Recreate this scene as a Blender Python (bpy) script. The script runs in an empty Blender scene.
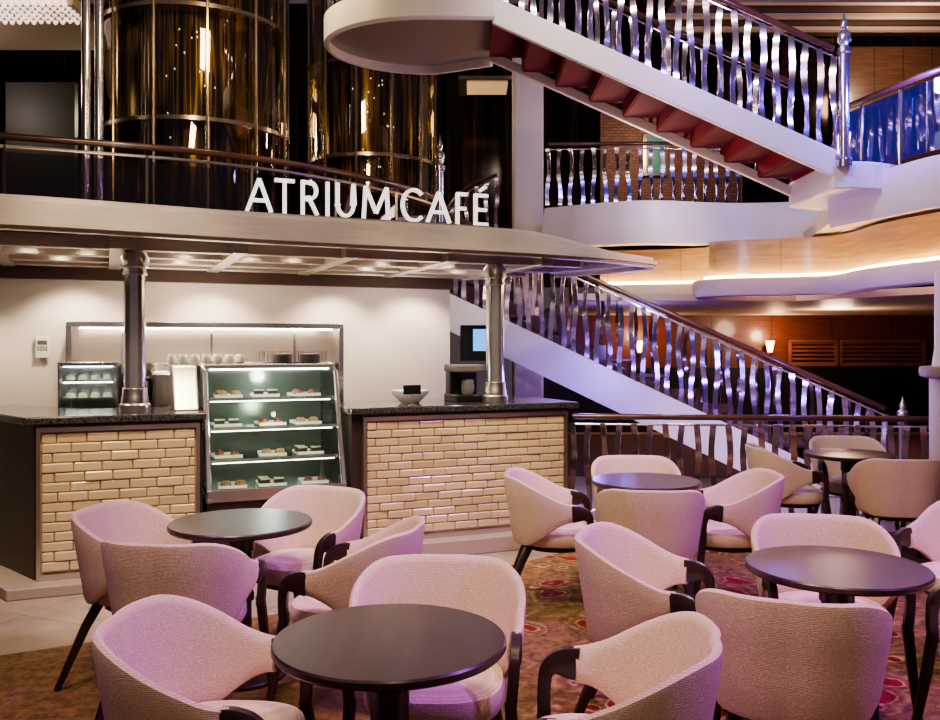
import bpy, bmesh, math, random
from mathutils import Vector, Matrix
random.seed(7)
R=math.radians; PI=math.pi
C=bpy.context.scene.collection
F=880.0; HY=345.0; EYE=1.58
def P(px,py,Z): return Vector(((px-470)/F*Z, Z, EYE-(py-HY)/F*Z))
# ---------------------------------------------------------------- materials
def mat(name,col,rough=.5,metal=0,emit=None,es=0,spec=None,coat=0):
    m=bpy.data.materials.new(name); m.use_nodes=True
    b=m.node_tree.nodes['Principled BSDF']
    b.inputs['Base Color'].default_value=(*col,1); b.inputs['Roughness'].default_value=rough
    b.inputs['Metallic'].default_value=metal
    if coat: b.inputs['Coat Weight'].default_value=coat; b.inputs['Coat Roughness'].default_value=.08
    if emit: b.inputs['Emission Color'].default_value=(*emit,1); b.inputs['Emission Strength'].default_value=es
    return m
def nd(m,t,**k):
    n=m.node_tree.nodes.new(t)
    for a,v in k.items():
        if hasattr(n,a): setattr(n,a,v)
        else: n.inputs[a.replace('_',' ')].default_value=v
    return n
def lk(m,a,b): m.node_tree.links.new(a,b)
def ramp(m,fac,stops,interp='LINEAR'):
    r=nd(m,'ShaderNodeValToRGB'); e=r.color_ramp.elements; r.color_ramp.interpolation=interp
    e[0].position=stops[0][0]; e[0].color=(*stops[0][1],1)
    e[1].position=stops[-1][0]; e[1].color=(*stops[-1][1],1)
    for p,c in stops[1:-1]:
        x=e.new(p); x.color=(*c,1)
    lk(m,fac,r.inputs[0]); return r
def coords(m,scale=(1,1,1),kind='Object'):
    t=nd(m,'ShaderNodeTexCoord'); mp=nd(m,'ShaderNodeMapping'); mp.inputs['Scale'].default_value=scale
    lk(m,t.outputs[kind],mp.inputs[0]); return mp.outputs[0]
def BS(m): return m.node_tree.nodes['Principled BSDF']
def noisy(name,c1,c2,scale=5,rough=.5,metal=0,sc=(1,1,1),bump=0,detail=4,coat=0):
    m=mat(name,c1,rough,metal,coat=coat); v=coords(m,sc); n=nd(m,'ShaderNodeTexNoise',Scale=scale,Detail=detail); lk(m,v,n.inputs['Vector'])
    r=ramp(m,n.outputs['Fac'],[(.35,c1),(.65,c2)]); lk(m,r.outputs[0],BS(m).inputs['Base Color'])
    if bump:
        b=nd(m,'ShaderNodeBump',Strength=bump,Distance=.01); lk(m,n.outputs['Fac'],b.inputs['Height']); lk(m,b.outputs[0],BS(m).inputs['Normal'])
    return m
def fabric_mat():
    m=mat('chair_fabric',(.72,.55,.47),.9); v=coords(m,(1,1,1))
    w=nd(m,'ShaderNodeTexWave',Scale=58,Distortion=5,Detail=2); w.bands_direction='Z'; w.inputs['Detail Scale'].default_value=5; lk(m,v,w.inputs['Vector'])
    w2=nd(m,'ShaderNodeTexVoronoi',Scale=150); lk(m,v,w2.inputs['Vector'])
    mx=nd(m,'ShaderNodeMath',operation='MULTIPLY'); lk(m,w.outputs['Fac'],mx.inputs[0]); lk(m,w2.outputs['Distance'],mx.inputs[1])
    r=ramp(m,mx.outputs[0],[(0,(.60,.45,.35)),(.5,(.82,.67,.54))]); lk(m,r.outputs[0],BS(m).inputs['Base Color'])
    b=nd(m,'ShaderNodeBump',Strength=.4,Distance=.003); lk(m,mx.outputs[0],b.inputs['Height']); lk(m,b.outputs[0],BS(m).inputs['Normal'])
    return m
def wood_mat(name,c1,c2,rough=.4,sc=(1,1,.12),scale=14,coat=0):
    return noisy(name,c1,c2,scale,rough,0,sc,.05,6,coat)
def carpet_mat():
    m=mat('carpet_pattern',(.3,.1,.03),.95); v=coords(m)
    n=nd(m,'ShaderNodeTexNoise',Scale=3.6,Detail=3); lk(m,v,n.inputs['Vector'])
    add=nd(m,'ShaderNodeMixRGB',blend_type='ADD'); add.inputs[0].default_value=.3; lk(m,v,add.inputs[1]); lk(m,n.outputs['Color'],add.inputs[2])
    vo=nd(m,'ShaderNodeTexVoronoi',Scale=3.6); lk(m,add.outputs[0],vo.inputs['Vector'])
    r=ramp(m,vo.outputs['Distance'],[(0,(.42,.33,.15)),(.09,(.20,.02,.010)),(.27,(.22,.02,.010)),(.29,(.46,.38,.18)),(.34,(.2,.09,.03)),(.42,(.17,.10,.035)),(.50,(.28,.2,.08)),(.56,(.14,.085,.03)),(.7,(.2,.125,.045))])
    n2=nd(m,'ShaderNodeTexNoise',Scale=16,Detail=8,Roughness=.8); lk(m,v,n2.inputs['Vector'])
    r2=ramp(m,n2.outputs['Fac'],[(.44,(.5,.46,.38)),(.54,(1.25,1.2,1.0))])
    mu=nd(m,'ShaderNodeMixRGB',blend_type='MULTIPLY'); mu.inputs[0].default_value=.8; lk(m,r.outputs[0],mu.inputs[1]); lk(m,r2.outputs[0],mu.inputs[2])
    sx=nd(m,'ShaderNodeSeparateXYZ'); lk(m,v,sx.inputs[0])
    g=ramp(m,sx.outputs[0],[(.0,(0,0,0)),(.25,(1,1,1))])
    pl=nd(m,'ShaderNodeMixRGB'); lk(m,g.outputs[0],pl.inputs[0])
    base=ramp(m,n2.outputs['Fac'],[(.4,(.09,.05,.018)),(.6,(.24,.14,.05))]); lk(m,base.outputs[0],pl.inputs[1]); lk(m,mu.outputs[0],pl.inputs[2])
    lk(m,pl.outputs[0],BS(m).inputs['Base Color'])
    n3=nd(m,'ShaderNodeTexNoise',Scale=220); lk(m,v,n3.inputs['Vector'])
    b=nd(m,'ShaderNodeBump',Strength=.5,Distance=.004); lk(m,n3.outputs['Fac'],b.inputs['Height']); lk(m,b.outputs[0],BS(m).inputs['Normal'])
    return m
def tile_mat():
    m=mat('stone_tile',(.5,.42,.36),.3); v=coords(m)
    b=nd(m,'ShaderNodeTexBrick',Scale=1.6); b.offset=0; b.inputs['Color1'].default_value=(.33,.27,.21,1); b.inputs['Color2'].default_value=(.4,.33,.26,1)
    b.inputs['Mortar'].default_value=(.17,.14,.11,1); b.inputs['Mortar Size'].default_value=.006; b.inputs['Brick Width'].default_value=1; b.inputs['Row Height'].default_value=1
    mp=nd(m,'ShaderNodeMapping'); mp.inputs['Rotation'].default_value=(0,0,R(22.56)); lk(m,v,mp.inputs[0]); lk(m,mp.outputs[0],b.inputs['Vector'])
    n=nd(m,'ShaderNodeTexNoise',Scale=6,Detail=8); lk(m,v,n.inputs['Vector']); r=ramp(m,n.outputs['Fac'],[(.3,(.75,.75,.75)),(.7,(1.1,1.1,1.1))])
    mu=nd(m,'ShaderNodeMixRGB',blend_type='MULTIPLY'); mu.inputs[0].default_value=1; lk(m,b.outputs[0],mu.inputs[1]); lk(m,r.outputs[0],mu.inputs[2]); lk(m,mu.outputs[0],BS(m).inputs['Base Color'])
    return m
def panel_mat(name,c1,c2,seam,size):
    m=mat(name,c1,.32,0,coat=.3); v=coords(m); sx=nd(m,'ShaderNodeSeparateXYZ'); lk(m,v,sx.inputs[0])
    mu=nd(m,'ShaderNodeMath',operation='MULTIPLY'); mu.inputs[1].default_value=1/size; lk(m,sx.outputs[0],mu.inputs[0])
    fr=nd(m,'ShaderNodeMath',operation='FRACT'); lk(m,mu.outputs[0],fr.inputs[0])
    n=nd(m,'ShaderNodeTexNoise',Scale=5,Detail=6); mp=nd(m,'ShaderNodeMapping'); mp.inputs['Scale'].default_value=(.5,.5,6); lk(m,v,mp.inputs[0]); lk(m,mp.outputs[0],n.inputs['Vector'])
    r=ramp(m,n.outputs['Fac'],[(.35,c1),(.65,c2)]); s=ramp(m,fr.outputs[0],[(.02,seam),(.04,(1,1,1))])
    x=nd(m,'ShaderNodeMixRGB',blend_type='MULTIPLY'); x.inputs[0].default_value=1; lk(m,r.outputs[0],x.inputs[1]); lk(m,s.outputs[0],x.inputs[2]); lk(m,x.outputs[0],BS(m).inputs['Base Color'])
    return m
def glass_mat(name,tint=(1,1,1),gl=.12,glow=None,gs=0):
    m=bpy.data.materials.new(name); m.use_nodes=True; nt=m.node_tree; nt.nodes.clear()
    o=nt.nodes.new('ShaderNodeOutputMaterial'); t=nt.nodes.new('ShaderNodeBsdfTransparent'); t.inputs[0].default_value=(*tint,1)
    g=nt.nodes.new('ShaderNodeBsdfGlossy'); g.inputs['Roughness'].default_value=.03; mx=nt.nodes.new('ShaderNodeMixShader')
    lw=nt.nodes.new('ShaderNodeLayerWeight'); lw.inputs[0].default_value=.25
    ad=nt.nodes.new('ShaderNodeMath'); ad.operation='MULTIPLY_ADD'; ad.inputs[1].default_value=.6; ad.inputs[2].default_value=gl; nt.links.new(lw.outputs['Fresnel'],ad.inputs[0])
    nt.links.new(ad.outputs[0],mx.inputs[0]); nt.links.new(t.outputs[0],mx.inputs[1]); nt.links.new(g.outputs[0],mx.inputs[2])
    if glow:
        e=nt.nodes.new('ShaderNodeEmission'); e.inputs[0].default_value=(*glow,1); e.inputs[1].default_value=gs; a=nt.nodes.new('ShaderNodeAddShader')
        nt.links.new(mx.outputs[0],a.inputs[0]); nt.links.new(e.outputs[0],a.inputs[1]); nt.links.new(a.outputs[0],o.inputs[0])
    else: nt.links.new(mx.outputs[0],o.inputs[0])
    return m
def streak_mat(name,c1,c2,c3,scale=9,metal=.6,stops=(.42,.54,.6,.66),rough=.12):
    m=mat(name,c1,rough,metal); v=coords(m,(1,1,.04)); n=nd(m,'ShaderNodeTexNoise',Scale=scale,Detail=3); lk(m,v,n.inputs['Vector'])
    r=ramp(m,n.outputs['Fac'],[(stops[0],c1),(stops[1],c2),(stops[2],c3),(stops[3],c1)]); lk(m,r.outputs[0],BS(m).inputs['Base Color'])
    return m
def brickwall_mat():
    m=mat('brown_brick_wall',(.1,.05,.03),.6); v=coords(m); mp=nd(m,'ShaderNodeMapping'); mp.inputs['Rotation'].default_value=(PI/2,0,0); lk(m,v,mp.inputs[0])
    b=nd(m,'ShaderNodeTexBrick',Scale=5); b.inputs['Color1'].default_value=(.18,.08,.04,1); b.inputs['Color2'].default_value=(.1,.045,.03,1); b.inputs['Mortar'].default_value=(.02,.01,.01,1)
    lk(m,mp.outputs[0],b.inputs['Vector']); lk(m,b.outputs[0],BS(m).inputs['Base Color']); return m
M=dict(
 fabric=fabric_mat(), darkwood=wood_mat('dark_wood',(.022,.012,.012),(.045,.025,.022),.32),
 tabletop=wood_mat('table_top_wood',(.028,.016,.015),(.05,.03,.026),.3,(1,.15,1),18),
 carpet=carpet_mat(), tile=tile_mat(),
 steel=mat('brushed_steel',(.7,.66,.62),.3,1), chrome=mat('chrome',(.88,.86,.86),.16,.9),
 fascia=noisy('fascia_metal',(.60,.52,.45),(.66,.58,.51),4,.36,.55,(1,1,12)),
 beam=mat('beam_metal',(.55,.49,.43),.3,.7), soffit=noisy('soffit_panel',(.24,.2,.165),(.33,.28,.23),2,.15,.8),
 baluster=mat('baluster_metal',(.68,.60,.74),.22,.95),
 copper=mat('baluster_warm',(.55,.42,.42),.2,.95),
 rail=wood_mat('handrail_wood',(.075,.03,.02),(.13,.055,.035),.25,(.2,.2,1),10,.4),
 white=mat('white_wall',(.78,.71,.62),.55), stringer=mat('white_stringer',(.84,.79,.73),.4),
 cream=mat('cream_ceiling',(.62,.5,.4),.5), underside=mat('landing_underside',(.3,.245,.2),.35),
 red=noisy('red_riser',(.22,.004,.010),(.31,.008,.016),60,.85), redtread=noisy('crimson_tread',(.10,.004,.008),(.15,.006,.012),60,.85), darkred=noisy('dark_red_carpet',(.05,.012,.02),(.09,.02,.03),8,.8),
 brick=noisy('cream_brick',(.66,.52,.31),(.76,.61,.38),3,.22,.2,coat=.6), mortar=mat('brick_backing',(.42,.31,.18),.5),
 counter=wood_mat('counter_wood',(.03,.02,.017),(.05,.033,.028),.4), plinth=mat('stone_plinth',(.38,.31,.25),.4),
 granite=noisy('black_granite',(.012,.011,.012),(.09,.085,.09),90,.12,0,(1,1,1),0,2),
 glass=glass_mat('clear_glass'), casegl=glass_mat('case_glass',(.93,.99,.95),.06), railglass=glass_mat('rail_glass',(.6,.55,.52),.12), blueglass=glass_mat('blue_glass',(.35,.35,.8),.25,(.10,.08,.6),.08),  # blue_glass has a faint emission imitating blue light in the railing panes
 liftglass=glass_mat('lift_glass',(.8,.7,.5),.12),
 lift=streak_mat('lift_reflection_core',(.010,.008,.005),(.09,.065,.026),(.36,.26,.11),14,.5,(.40,.50,.57,.63),.22), bronze=mat('bronze',(.5,.42,.3),.2,.9),
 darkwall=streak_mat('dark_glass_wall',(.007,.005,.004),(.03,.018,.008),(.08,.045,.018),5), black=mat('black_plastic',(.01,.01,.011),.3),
 redwood=panel_mat('red_wood_panel',(.10,.028,.016),(.15,.045,.024),(.6,.5,.5),1.1), brownwood=panel_mat('brown_wood_panel',(.10,.05,.03),(.15,.08,.045),(.3,.3,.3),.5),
 shutter=wood_mat('shutter_wood',(.18,.065,.035),(.25,.095,.05),.35,(.3,1,1),8), brickwall=brickwall_mat(),
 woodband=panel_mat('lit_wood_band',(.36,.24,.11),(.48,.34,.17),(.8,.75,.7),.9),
 letter=mat('letter_white',(.85,.84,.83),.35,.1,(1,.97,.95),.6),
 lamp=mat('lamp_glow',(1,.9,.75),.5,0,(1,.85,.65),30), cove=mat('cove_glow',(1,.8,.5),.5,0,(1,.66,.26),20),
 sconce=mat('sconce_glow',(1,.8,.5),.5,0,(1,.62,.32),6),
 sparkle=mat('glint_glow',(1,.9,.75),.5,0,(1,.85,.6),2),
 case_light=mat('case_light',(1,1,1),.5,0,(1,1,.93),7),
 screen=mat('blue_screen',(.02,.1,.3),.3,0,(.1,.35,.9),1.6), teal=mat('teal_picture',(.01,.1,.09),.3,0,(.05,.4,.3),.2),
 porcelain=mat('porcelain',(.85,.83,.8),.2), crystal=mat('crystal',(.9,.8,.75),.15,.2,(1,.76,.6),1.0),
 pastry=noisy('pastry_brown',(.3,.13,.05),(.5,.28,.12),20,.6), icing=mat('icing',(.75,.68,.58),.5), berry=mat('berry',(.2,.03,.03),.4), darkcake=mat('dark_cake',(.06,.025,.015),.5),
 blackdoor=mat('black_gloss',(.008,.008,.009),.4), grey=mat('light_grey_plastic',(.6,.58,.56),.4), vent=mat('vent_grey',(.12,.11,.12),.5), darkceil=mat('dark_soffit',(.07,.04,.03),.4),
 caseback=mat('case_back',(.30,.35,.31),.2,.7), purple=mat('purple_lit_trim',(.45,.25,.7),.4),
)
# ---------------------------------------------------------------- mesh builder
class MB:
    def __init__(s): s.bm=bmesh.new()
    def add(s,vs,fs):
        v=[s.bm.verts.new(p) for p in vs]
        for f in fs:
            try: s.bm.faces.new([v[i] for i in f])
            except ValueError: pass
    def box(s,c,d,rz=0,rx=0,ry=0):
        m=Matrix.Translation(c)@Matrix.Rotation(rz,4,'Z')@Matrix.Rotation(ry,4,'Y')@Matrix.Rotation(rx,4,'X')
        vs=[m@Vector((x*d[0]/2,y*d[1]/2,z*d[2]/2)) for z in(-1,1) for y in(-1,1) for x in(-1,1)]
        s.add(vs,[(0,2,3,1),(4,5,7,6),(0,1,5,4),(1,3,7,5),(3,2,6,7),(2,0,4,6)]); return s
    def prism(s,pts,z0,z1):
        n=len(pts); vs=[(x,y,z0) for x,y in pts]+[(x,y,z1) for x,y in pts]
        s.add(vs,[tuple(range(n))[::-1],tuple(range(n,2*n))]+[(i,(i+1)%n,n+(i+1)%n,n+i) for i in range(n)]); return s
    def hull(s,a,b):
        n=len(a); s.add(list(a)+list(b),[tuple(range(n))[::-1],tuple(range(n,2*n))]+[(i,(i+1)%n,n+(i+1)%n,n+i) for i in range(n)]); return s
    def sections(s,secs,cap=True):
        n=len(secs[0]); vs=[p for q in secs for p in q]; fs=[]
        for k in range(len(secs)-1):
            for i in range(n): fs.append((k*n+i,k*n+(i+1)%n,(k+1)*n+(i+1)%n,(k+1)*n+i))
        if cap: fs+= [tuple(range(n))[::-1],tuple(range((len(secs)-1)*n,len(secs)*n))]
        s.add(vs,fs); return s
    def tube(s,pts,r,n=10,sq=None):
        pts=[Vector(p) for p in pts]; secs=[]
        for i,p in enumerate(pts):
            d=(pts[min(i+1,len(pts)-1)]-pts[max(i-1,0)]).normalized()
            up=Vector((0,0,1)) if abs(d.z)<.92 else Vector((0,1,0))
            a=d.cross(up).normalized(); b=a.cross(d)
            ri=r[i] if isinstance(r,(list,tuple)) else r
            if sq:
                w,h=(sq[i] if isinstance(sq,list) else sq)
                secs.append([p+a*x*w/2+b*y*h/2 for x,y in((-1,-.6),(-.6,-1),(.6,-1),(1,-.6),(1,.6),(.6,1),(-.6,1),(-1,.6))])
            else: secs.append([p+a*math.cos(t*2*PI/n)*ri+b*math.sin(t*2*PI/n)*ri for t in range(n)])
        return s.sections(secs)
    def arm(s,pts,ws,hs):
        pts=[Vector(p) for p in pts]; secs=[]
        for i,p in enumerate(pts):
            d=(pts[min(i+1,len(pts)-1)]-pts[max(i-1,0)]).normalized(); a=Vector((1,0,0)); a=(a-d*a.dot(d)).normalized(); b=d.cross(a)
            secs.append([p+a*x*ws[i]/2+b*y*hs[i]/2 for x,y in((-1,-.7),(-.7,-1),(.7,-1),(1,-.7),(1,.7),(.7,1),(-.7,1),(-1,.7))])
        return s.sections(secs)
    def lathe(s,prof,c=(0,0,0),n=32,sx=1,sy=1):
        c=Vector(c); secs=[[c+Vector((math.cos(t*2*PI/n)*r*sx,math.sin(t*2*PI/n)*r*sy,z)) for t in range(n)] for r,z in prof]
        return s.sections(secs)
    def sweep(s,path,prof):
        secs=[]
        for i,p in enumerate(path):
            a=Vector(path[max(i-1,0)][:2]); b=Vector(path[min(i+1,len(path)-1)][:2]); d=(b-a).normalized(); o=Vector((d.y,-d.x))
            zo=p[2] if len(p)>2 else 0
            secs.append([Vector((p[0]+o.x*q[0],p[1]+o.y*q[0],q[1]+zo)) for q in prof])
        return s.sections(secs)
    def stroke(s,pts,w,dp):
        pts=[Vector((p[0],0,p[1])) for p in pts]; secs=[]
        for i,p in enumerate(pts):
            d0=(p-pts[i-1]).normalized() if i else (pts[1]-p).normalized()
            d1=(pts[i+1]-p).normalized() if i<len(pts)-1 else d0
            t=(d0+d1).normalized(); n=Vector((-t.z,0,t.x)); k=min(1.8,1/max(.3,t.dot(d0)))
            o=n*w/2*k; y=Vector((0,dp/2,0)); secs.append([p-o-y,p+o-y,p+o+y,p-o+y])
        return s.sections(secs)
    def build(s,name,m,parent=None,world=False,smooth=True,bevel=0):
        bmesh.ops.recalc_face_normals(s.bm,faces=s.bm.faces[:])
        me=bpy.data.meshes.new(name)
        if world and parent is not None:
            bmesh.ops.transform(s.bm,matrix=parent_mat(parent).inverted(),verts=s.bm.verts[:])
        s.bm.to_mesh(me); s.bm.free()
        if smooth: me.shade_smooth(); me.set_sharp_from_angle(angle=R(38))
        me.materials.append(m); o=bpy.data.objects.new(name,me); C.objects.link(o)
        if parent is not None: o.parent=parent
        if bevel:
            b=o.modifiers.new('b','BEVEL'); b.width=bevel; b.segments=2; b.limit_method='ANGLE'
        return o
def parent_mat(p):
    m=Matrix.Translation(p.location)@Matrix.Rotation(p.rotation_euler.z,4,'Z')
    return parent_mat(p.parent)@m if p.parent else m
def tag(o,label,cat,group=None,kind=None):
    o['label']=label; o['category']=cat
    if group: o['group']=group
    if kind: o['kind']=kind
    return o
def thing(name,label,cat,loc=(0,0,0),rz=0,group=None):
    o=bpy.data.objects.new(name,None); C.objects.link(o); o.location=loc; o.rotation_euler=(0,0,rz); o.empty_display_size=.1
    return tag(o,label,cat,group)
def struct(o,label=None):
    o['kind']='structure'
    if label: o['label']=label
    return o
def dup(root,loc,rz,label,group=None):
    r=root.copy(); C.objects.link(r); r.location=loc; r.rotation_euler=(0,0,rz); r['label']=label
    if group: r['group']=group
    for ch in list(root.children):
        c=ch.copy(); C.objects.link(c); c.parent=r
        for g in ch.children:
            d=g.copy(); C.objects.link(d); d.parent=c
    return r
def cr(pts,n=6):
    pts=[Vector(p) for p in pts]; out=[]
    for i in range(len(pts)-1):
        p0=pts[max(i-1,0)];p1=pts[i];p2=pts[i+1];p3=pts[min(i+2,len(pts)-1)]
        for k in range(n):
            t=k/n; out.append(.5*((2*p1)+(p2-p0)*t+(2*p0-5*p1+4*p2-p3)*t*t+(3*p1-p0-3*p2+p3)*t**3))
    out.append(pts[-1]); return out
def sm(x): x=max(0,min(1,x)); return x*x*(3-2*x)
# ---------------------------------------------------------------- cafe frame
TH=R(22.56); U=Vector((math.cos(TH),math.sin(TH),0)); N=Vector((-math.sin(TH),math.cos(TH),0)); O0=Vector((-2.8,5.65,0))
def K(s,d,z=0): return O0+U*s+N*d+Vector((0,0,z))
def K2(pts): return [tuple(K(a,b))[:2] for a,b in pts]
# ================================================================ SETTING
b=MB(); b.box((1.5,8,-.05),(18.8,20,.1)); struct(b.build('floor',M['tile']),'grey stone tile floor')
car=cr([(-7.6,1.6),(-5,3.0),(-2.4,4.45),(-.9,5.3),(.2,6.2),(1.0,7.0),(1.5,7.5)],5)
cp=[(q.x,q.y) for q in car]+[(9,7.2),(9,-1.5),(-7.6,-1.5)]
b=MB(); b.prism(cp,0,.006); tag(b.build('carpet',M['carpet'],smooth=False),'rust brown patterned carpet with red flowers under the tables','carpet')
b=MB(); b.prism([(1.2,10.6),(9,9.9),(10.5,15.5),(1,15.5)],0,.005); tag(b.build('carpet',M['darkred'],smooth=False),'plain dark red carpet beyond the balustrade','carpet')
b=MB(); b.prism(K2([(-3.2,1.89),(3.6,1.89),(3.6,2.0),(-3.2,2.0)]),0,2.3); struct(b.build('wall_cafe',M['white']),'white cafe back wall')
b=MB(); b.prism(K2([(-3.2,1.80),(3.6,1.80),(3.6,1.885),(-3.2,1.885)]),2.13,2.26); struct(b.build('trim_1',M['darkceil']))
b=MB(); b.prism(K2([(-.98,1.86),(-.45,1.86),(-.45,1.888),(-.98,1.888)]),.9,2.0); struct(b.build('trim_3',M['purple']))  # purple tint imitates violet light on this strip of wall
rp=cr([(-6.5,5.9),(-3.63,6.79),(-1.9,7.6),(-.75,8.9),(-.05,10.6),(1.0,13.2)],6)
mez=[(p.x,p.y) for p in rp]
b=MB(); b.prism(mez+[(1.2,15),(-7.9,15),(-7.9,6)],2.33,2.49); struct(b.build('floor_upper',M['darkceil'],smooth=False))
b=MB(); b.box((-3.4,15.1,4.9),(9,.2,5)); struct(b.build('wall_back_left',M['darkwall'],smooth=False))
b=MB(); b.box((5.9,16.2,1.1),(9.8,.2,2.1)); struct(b.build('wall_back_lower',M['redwood'],smooth=False))
b=MB(); b.box((5.9,16.0,.55),(9.8,.1,1.25)); struct(b.build('window_1',M['blackdoor'],smooth=False))
b=MB(); b.box((5.9,15.6,5.6),(9.8,.2,6)); struct(b.build('wall_back_upper',M['darkwall'],smooth=False))
b=MB(); b.box((3.4,14.9,4.4),(2.4,.1,2.2)); struct(b.build('wall_brick_upper',M['brickwall'],smooth=False))
b=MB(); b.box((7.6,15.3,5.4),(2.4,.1,2.7)); struct(b.build('wall_wood_upper',M['brownwood'],smooth=False))
b=MB(); b.prism([(1.3,10.6),(4.0,10.8),(4.9,9.3),(6,8.3),(10.8,8),(10.8,16),(1.3,16)],2.12,2.2); struct(b.build('ceiling_lower',M['cream'],smooth=False))
b=MB(); b.box((7,14.2,7.05),(7.6,2.5,.1)); struct(b.build('ceiling_upper_right',M['darkceil'],smooth=False))
b=MB()
for k in range(4): b.box((7,13.2+.6*k,6.96),(7.6,.12,.06))
struct(b.build('trim_4',M['cream'],smooth=False))
b=MB(); b.box((-6.1,10.5,5.4),(3.4,1.5,.1)); struct(b.build('ceiling_upper_left',M['cream'],smooth=False))
b=MB(); b.box((-8,8,3.5),(.2,20,7)); struct(b.build('wall_left',M['darkwall'],smooth=False))
b=MB(); b.box((11,6,3.5),(.2,20,7)); struct(b.build('wall_right',M['darkwall'],smooth=False))
# ================================================================ CANOPY
edge=cr([(-5.2,4.3),(-3.6,4.98),(-2.75,5.3),(-2.15,5.62),(-1.2,6.15),(.2,6.8),(1.0,7.28),(1.5,7.76),(1.65,8.0),(1.5,8.4),(.9,9.1)],6)
ed=[(p.x,p.y) for p in edge]
cn=thing('canopy','low brushed metal canopy on two columns over the cafe counter','canopy',(-.5,7.2,2.26),0)
b=MB(); secs=[]
for i,p in enumerate(ed):
    a=Vector(ed[max(i-1,0)]); c=Vector(ed[min(i+1,len(ed)-1)]); d=(c-a).normalized(); o=Vector((d.y,-d.x))
    t=sm((p[0]-.35)/1.0) if p[1]<8.2 else 1
    top=2.485-.12*t
    prof=[(-.05,2.275),(.02,2.275),(.02,2.295),(.045,2.30),(.045,top-.035),(.01,top-.03),(.01,top),(-.25,top),(-.25,top-.03),(-.05,2.31)]
    secs.append([Vector((p[0]+o.x*q[0],p[1]+o.y*q[0],q[1])) for q in prof])
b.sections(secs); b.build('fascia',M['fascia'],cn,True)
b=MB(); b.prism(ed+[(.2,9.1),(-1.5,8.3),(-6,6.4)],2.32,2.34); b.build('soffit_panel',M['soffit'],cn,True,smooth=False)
for d in (.2,.75,1.25,1.7):
    b=MB(); s0,s1=-2.3,4.1
    a=[K(s0,d-.05,2.23),K(s0,d+.05,2.23),K(s0,d+.05,2.32),K(s0,d-.05,2.32)]; c=[q+U*(s1-s0) for q in a]
    b.hull(a,c); b.build('beam',M['beam'],cn,True,smooth=False,bevel=.006)
for k in range(8):
    s=-1.9+.8*k
    b=MB(); d0=.0 if s>-.6 else -.45; a=[K(s-.05,d0,2.22),K(s+.05,d0,2.22),K(s+.05,d0,2.32),K(s-.05,d0,2.32)]; c=[q+N*(1.75-d0) for q in a]
    b.hull(a,c); b.build('cross_beam',M['beam'],cn,True,smooth=False,bevel=.004)
dl=[(-1.0,-.2),(-.1,.45),(.3,.45),(-.9,.45),(1.0,.45),(1.5,.45),(1.85,.45),(2.6,.45),(3.2,.45),(.1,1.0),(1.0,1.0),(2.6,1.0),(-.8,1.0),(-.4,-.1),(3.5,.95)]
p0=None
for i,(s,d) in enumerate(dl):
    l=K(s,d,2.298)
    if p0 is None:
        p0=thing('downlight','small round chrome downlight recessed in the canopy underside','ceiling light',l,0,'downlights under the canopy')
        b=MB(); b.lathe([(.045,-.032),(.06,-.032),(.065,0),(.065,.022),(.045,.022)],n=20); b.build('trim_ring',M['chrome'],p0)
        b=MB(); b.lathe([(.001,-.046),(.044,-.036),(.044,.008),(.001,.008)],n=16); b.build('lens',M['lamp'],p0)
    else: dup(p0,l,0,p0['label'])
def column(x,y,label):
    t=thing('canopy_column',label,'column',(x,y,1.12))
    b=MB(); b.lathe([(.072,.06),(.072,1.1)],n=32); b.build('shaft',M['chrome'],t)
    b=MB(); b.lathe([(.10,0),(.105,.02),(.105,.05),(.09,.06),(.088,.1),(.084,.11),(.082,.16),(.07,.165),(.07,.0)],n=32); b.build('base_collar',M['steel'],t)
    b=MB(); b.lathe([(.07,.94),(.082,.945),(.082,.96),(.076,.965),(.076,.99),(.09,1.0),(.095,1.06),(.07,1.105)],n=32); b.build('top_collar',M['steel'],t)
column((135-470)/F*6.08,6.08,'chrome column standing on the left brick-fronted counter')
column((495-470)/F*7.1,7.1,'chrome column standing on the right brick-fronted counter')
# ================================================================ LETTERS
A=Vector((-1.585,6.06,2.49)); B=Vector((.14,6.83,2.49)); dirv=(B-A); L=dirv.length; dirv.normalize()
sg=thing('sign','white letters reading ATRIUM CAFÉ standing on the canopy edge','sign',A,math.atan2(dirv.y,dirv.x))
def s_at(px):
    k=(px-470)/F; return (k*A.y-A.x)/(dirv.x-k*dirv.y)
def arc(cx,cz,rx,rz,a0,a1,n=14): return [(cx+rx*math.cos(R(a0+(a1-a0)*i/n)),cz+rz*math.sin(R(a0+(a1-a0)*i/n))) for i in range(n+1)]
GL={'A':[[(0,-.04),(.5,1)],[(.5,1),(1,-.04)],[(.18,.32),(.82,.32)]],'T':[[(-.06,1),(1.06,1)],[(.5,-.05),(.5,1)]],
 'R':[[(0,-.06),(0,1.06)],[(0,1),(.5,1)]+arc(.5,.74,.42,.26,90,-90)+[(.5,.48),(0,.48)],[(.45,.48),(1,-.04)]],
 'I':[[(.5,-.06),(.5,1.06)]],'U':[[(0,1.06),(0,.36)]+arc(.5,.36,.5,.36,180,360)+[(1,.36),(1,1.06)]],
 'M':[[(0,-.06),(.08,1.02)],[(.08,1.02),(.5,.15)],[(.5,.15),(.92,1.02)],[(.92,1.02),(1,-.06)]],'C':[arc(.56,.5,.56,.52,46,314,22)],
 'F':[[(0,-.06),(0,1)],[(-.1,1),(1,1)],[(0,.5),(.9,.5)]],'É':[[(0,0),(0,1)],[(-.1,1),(1,1)],[(0,.5),(.9,.5)],[(-.1,0),(1,0)],[(.35,1.16),(.8,1.32)]]}
ch_h=.245; sw=.024
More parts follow.
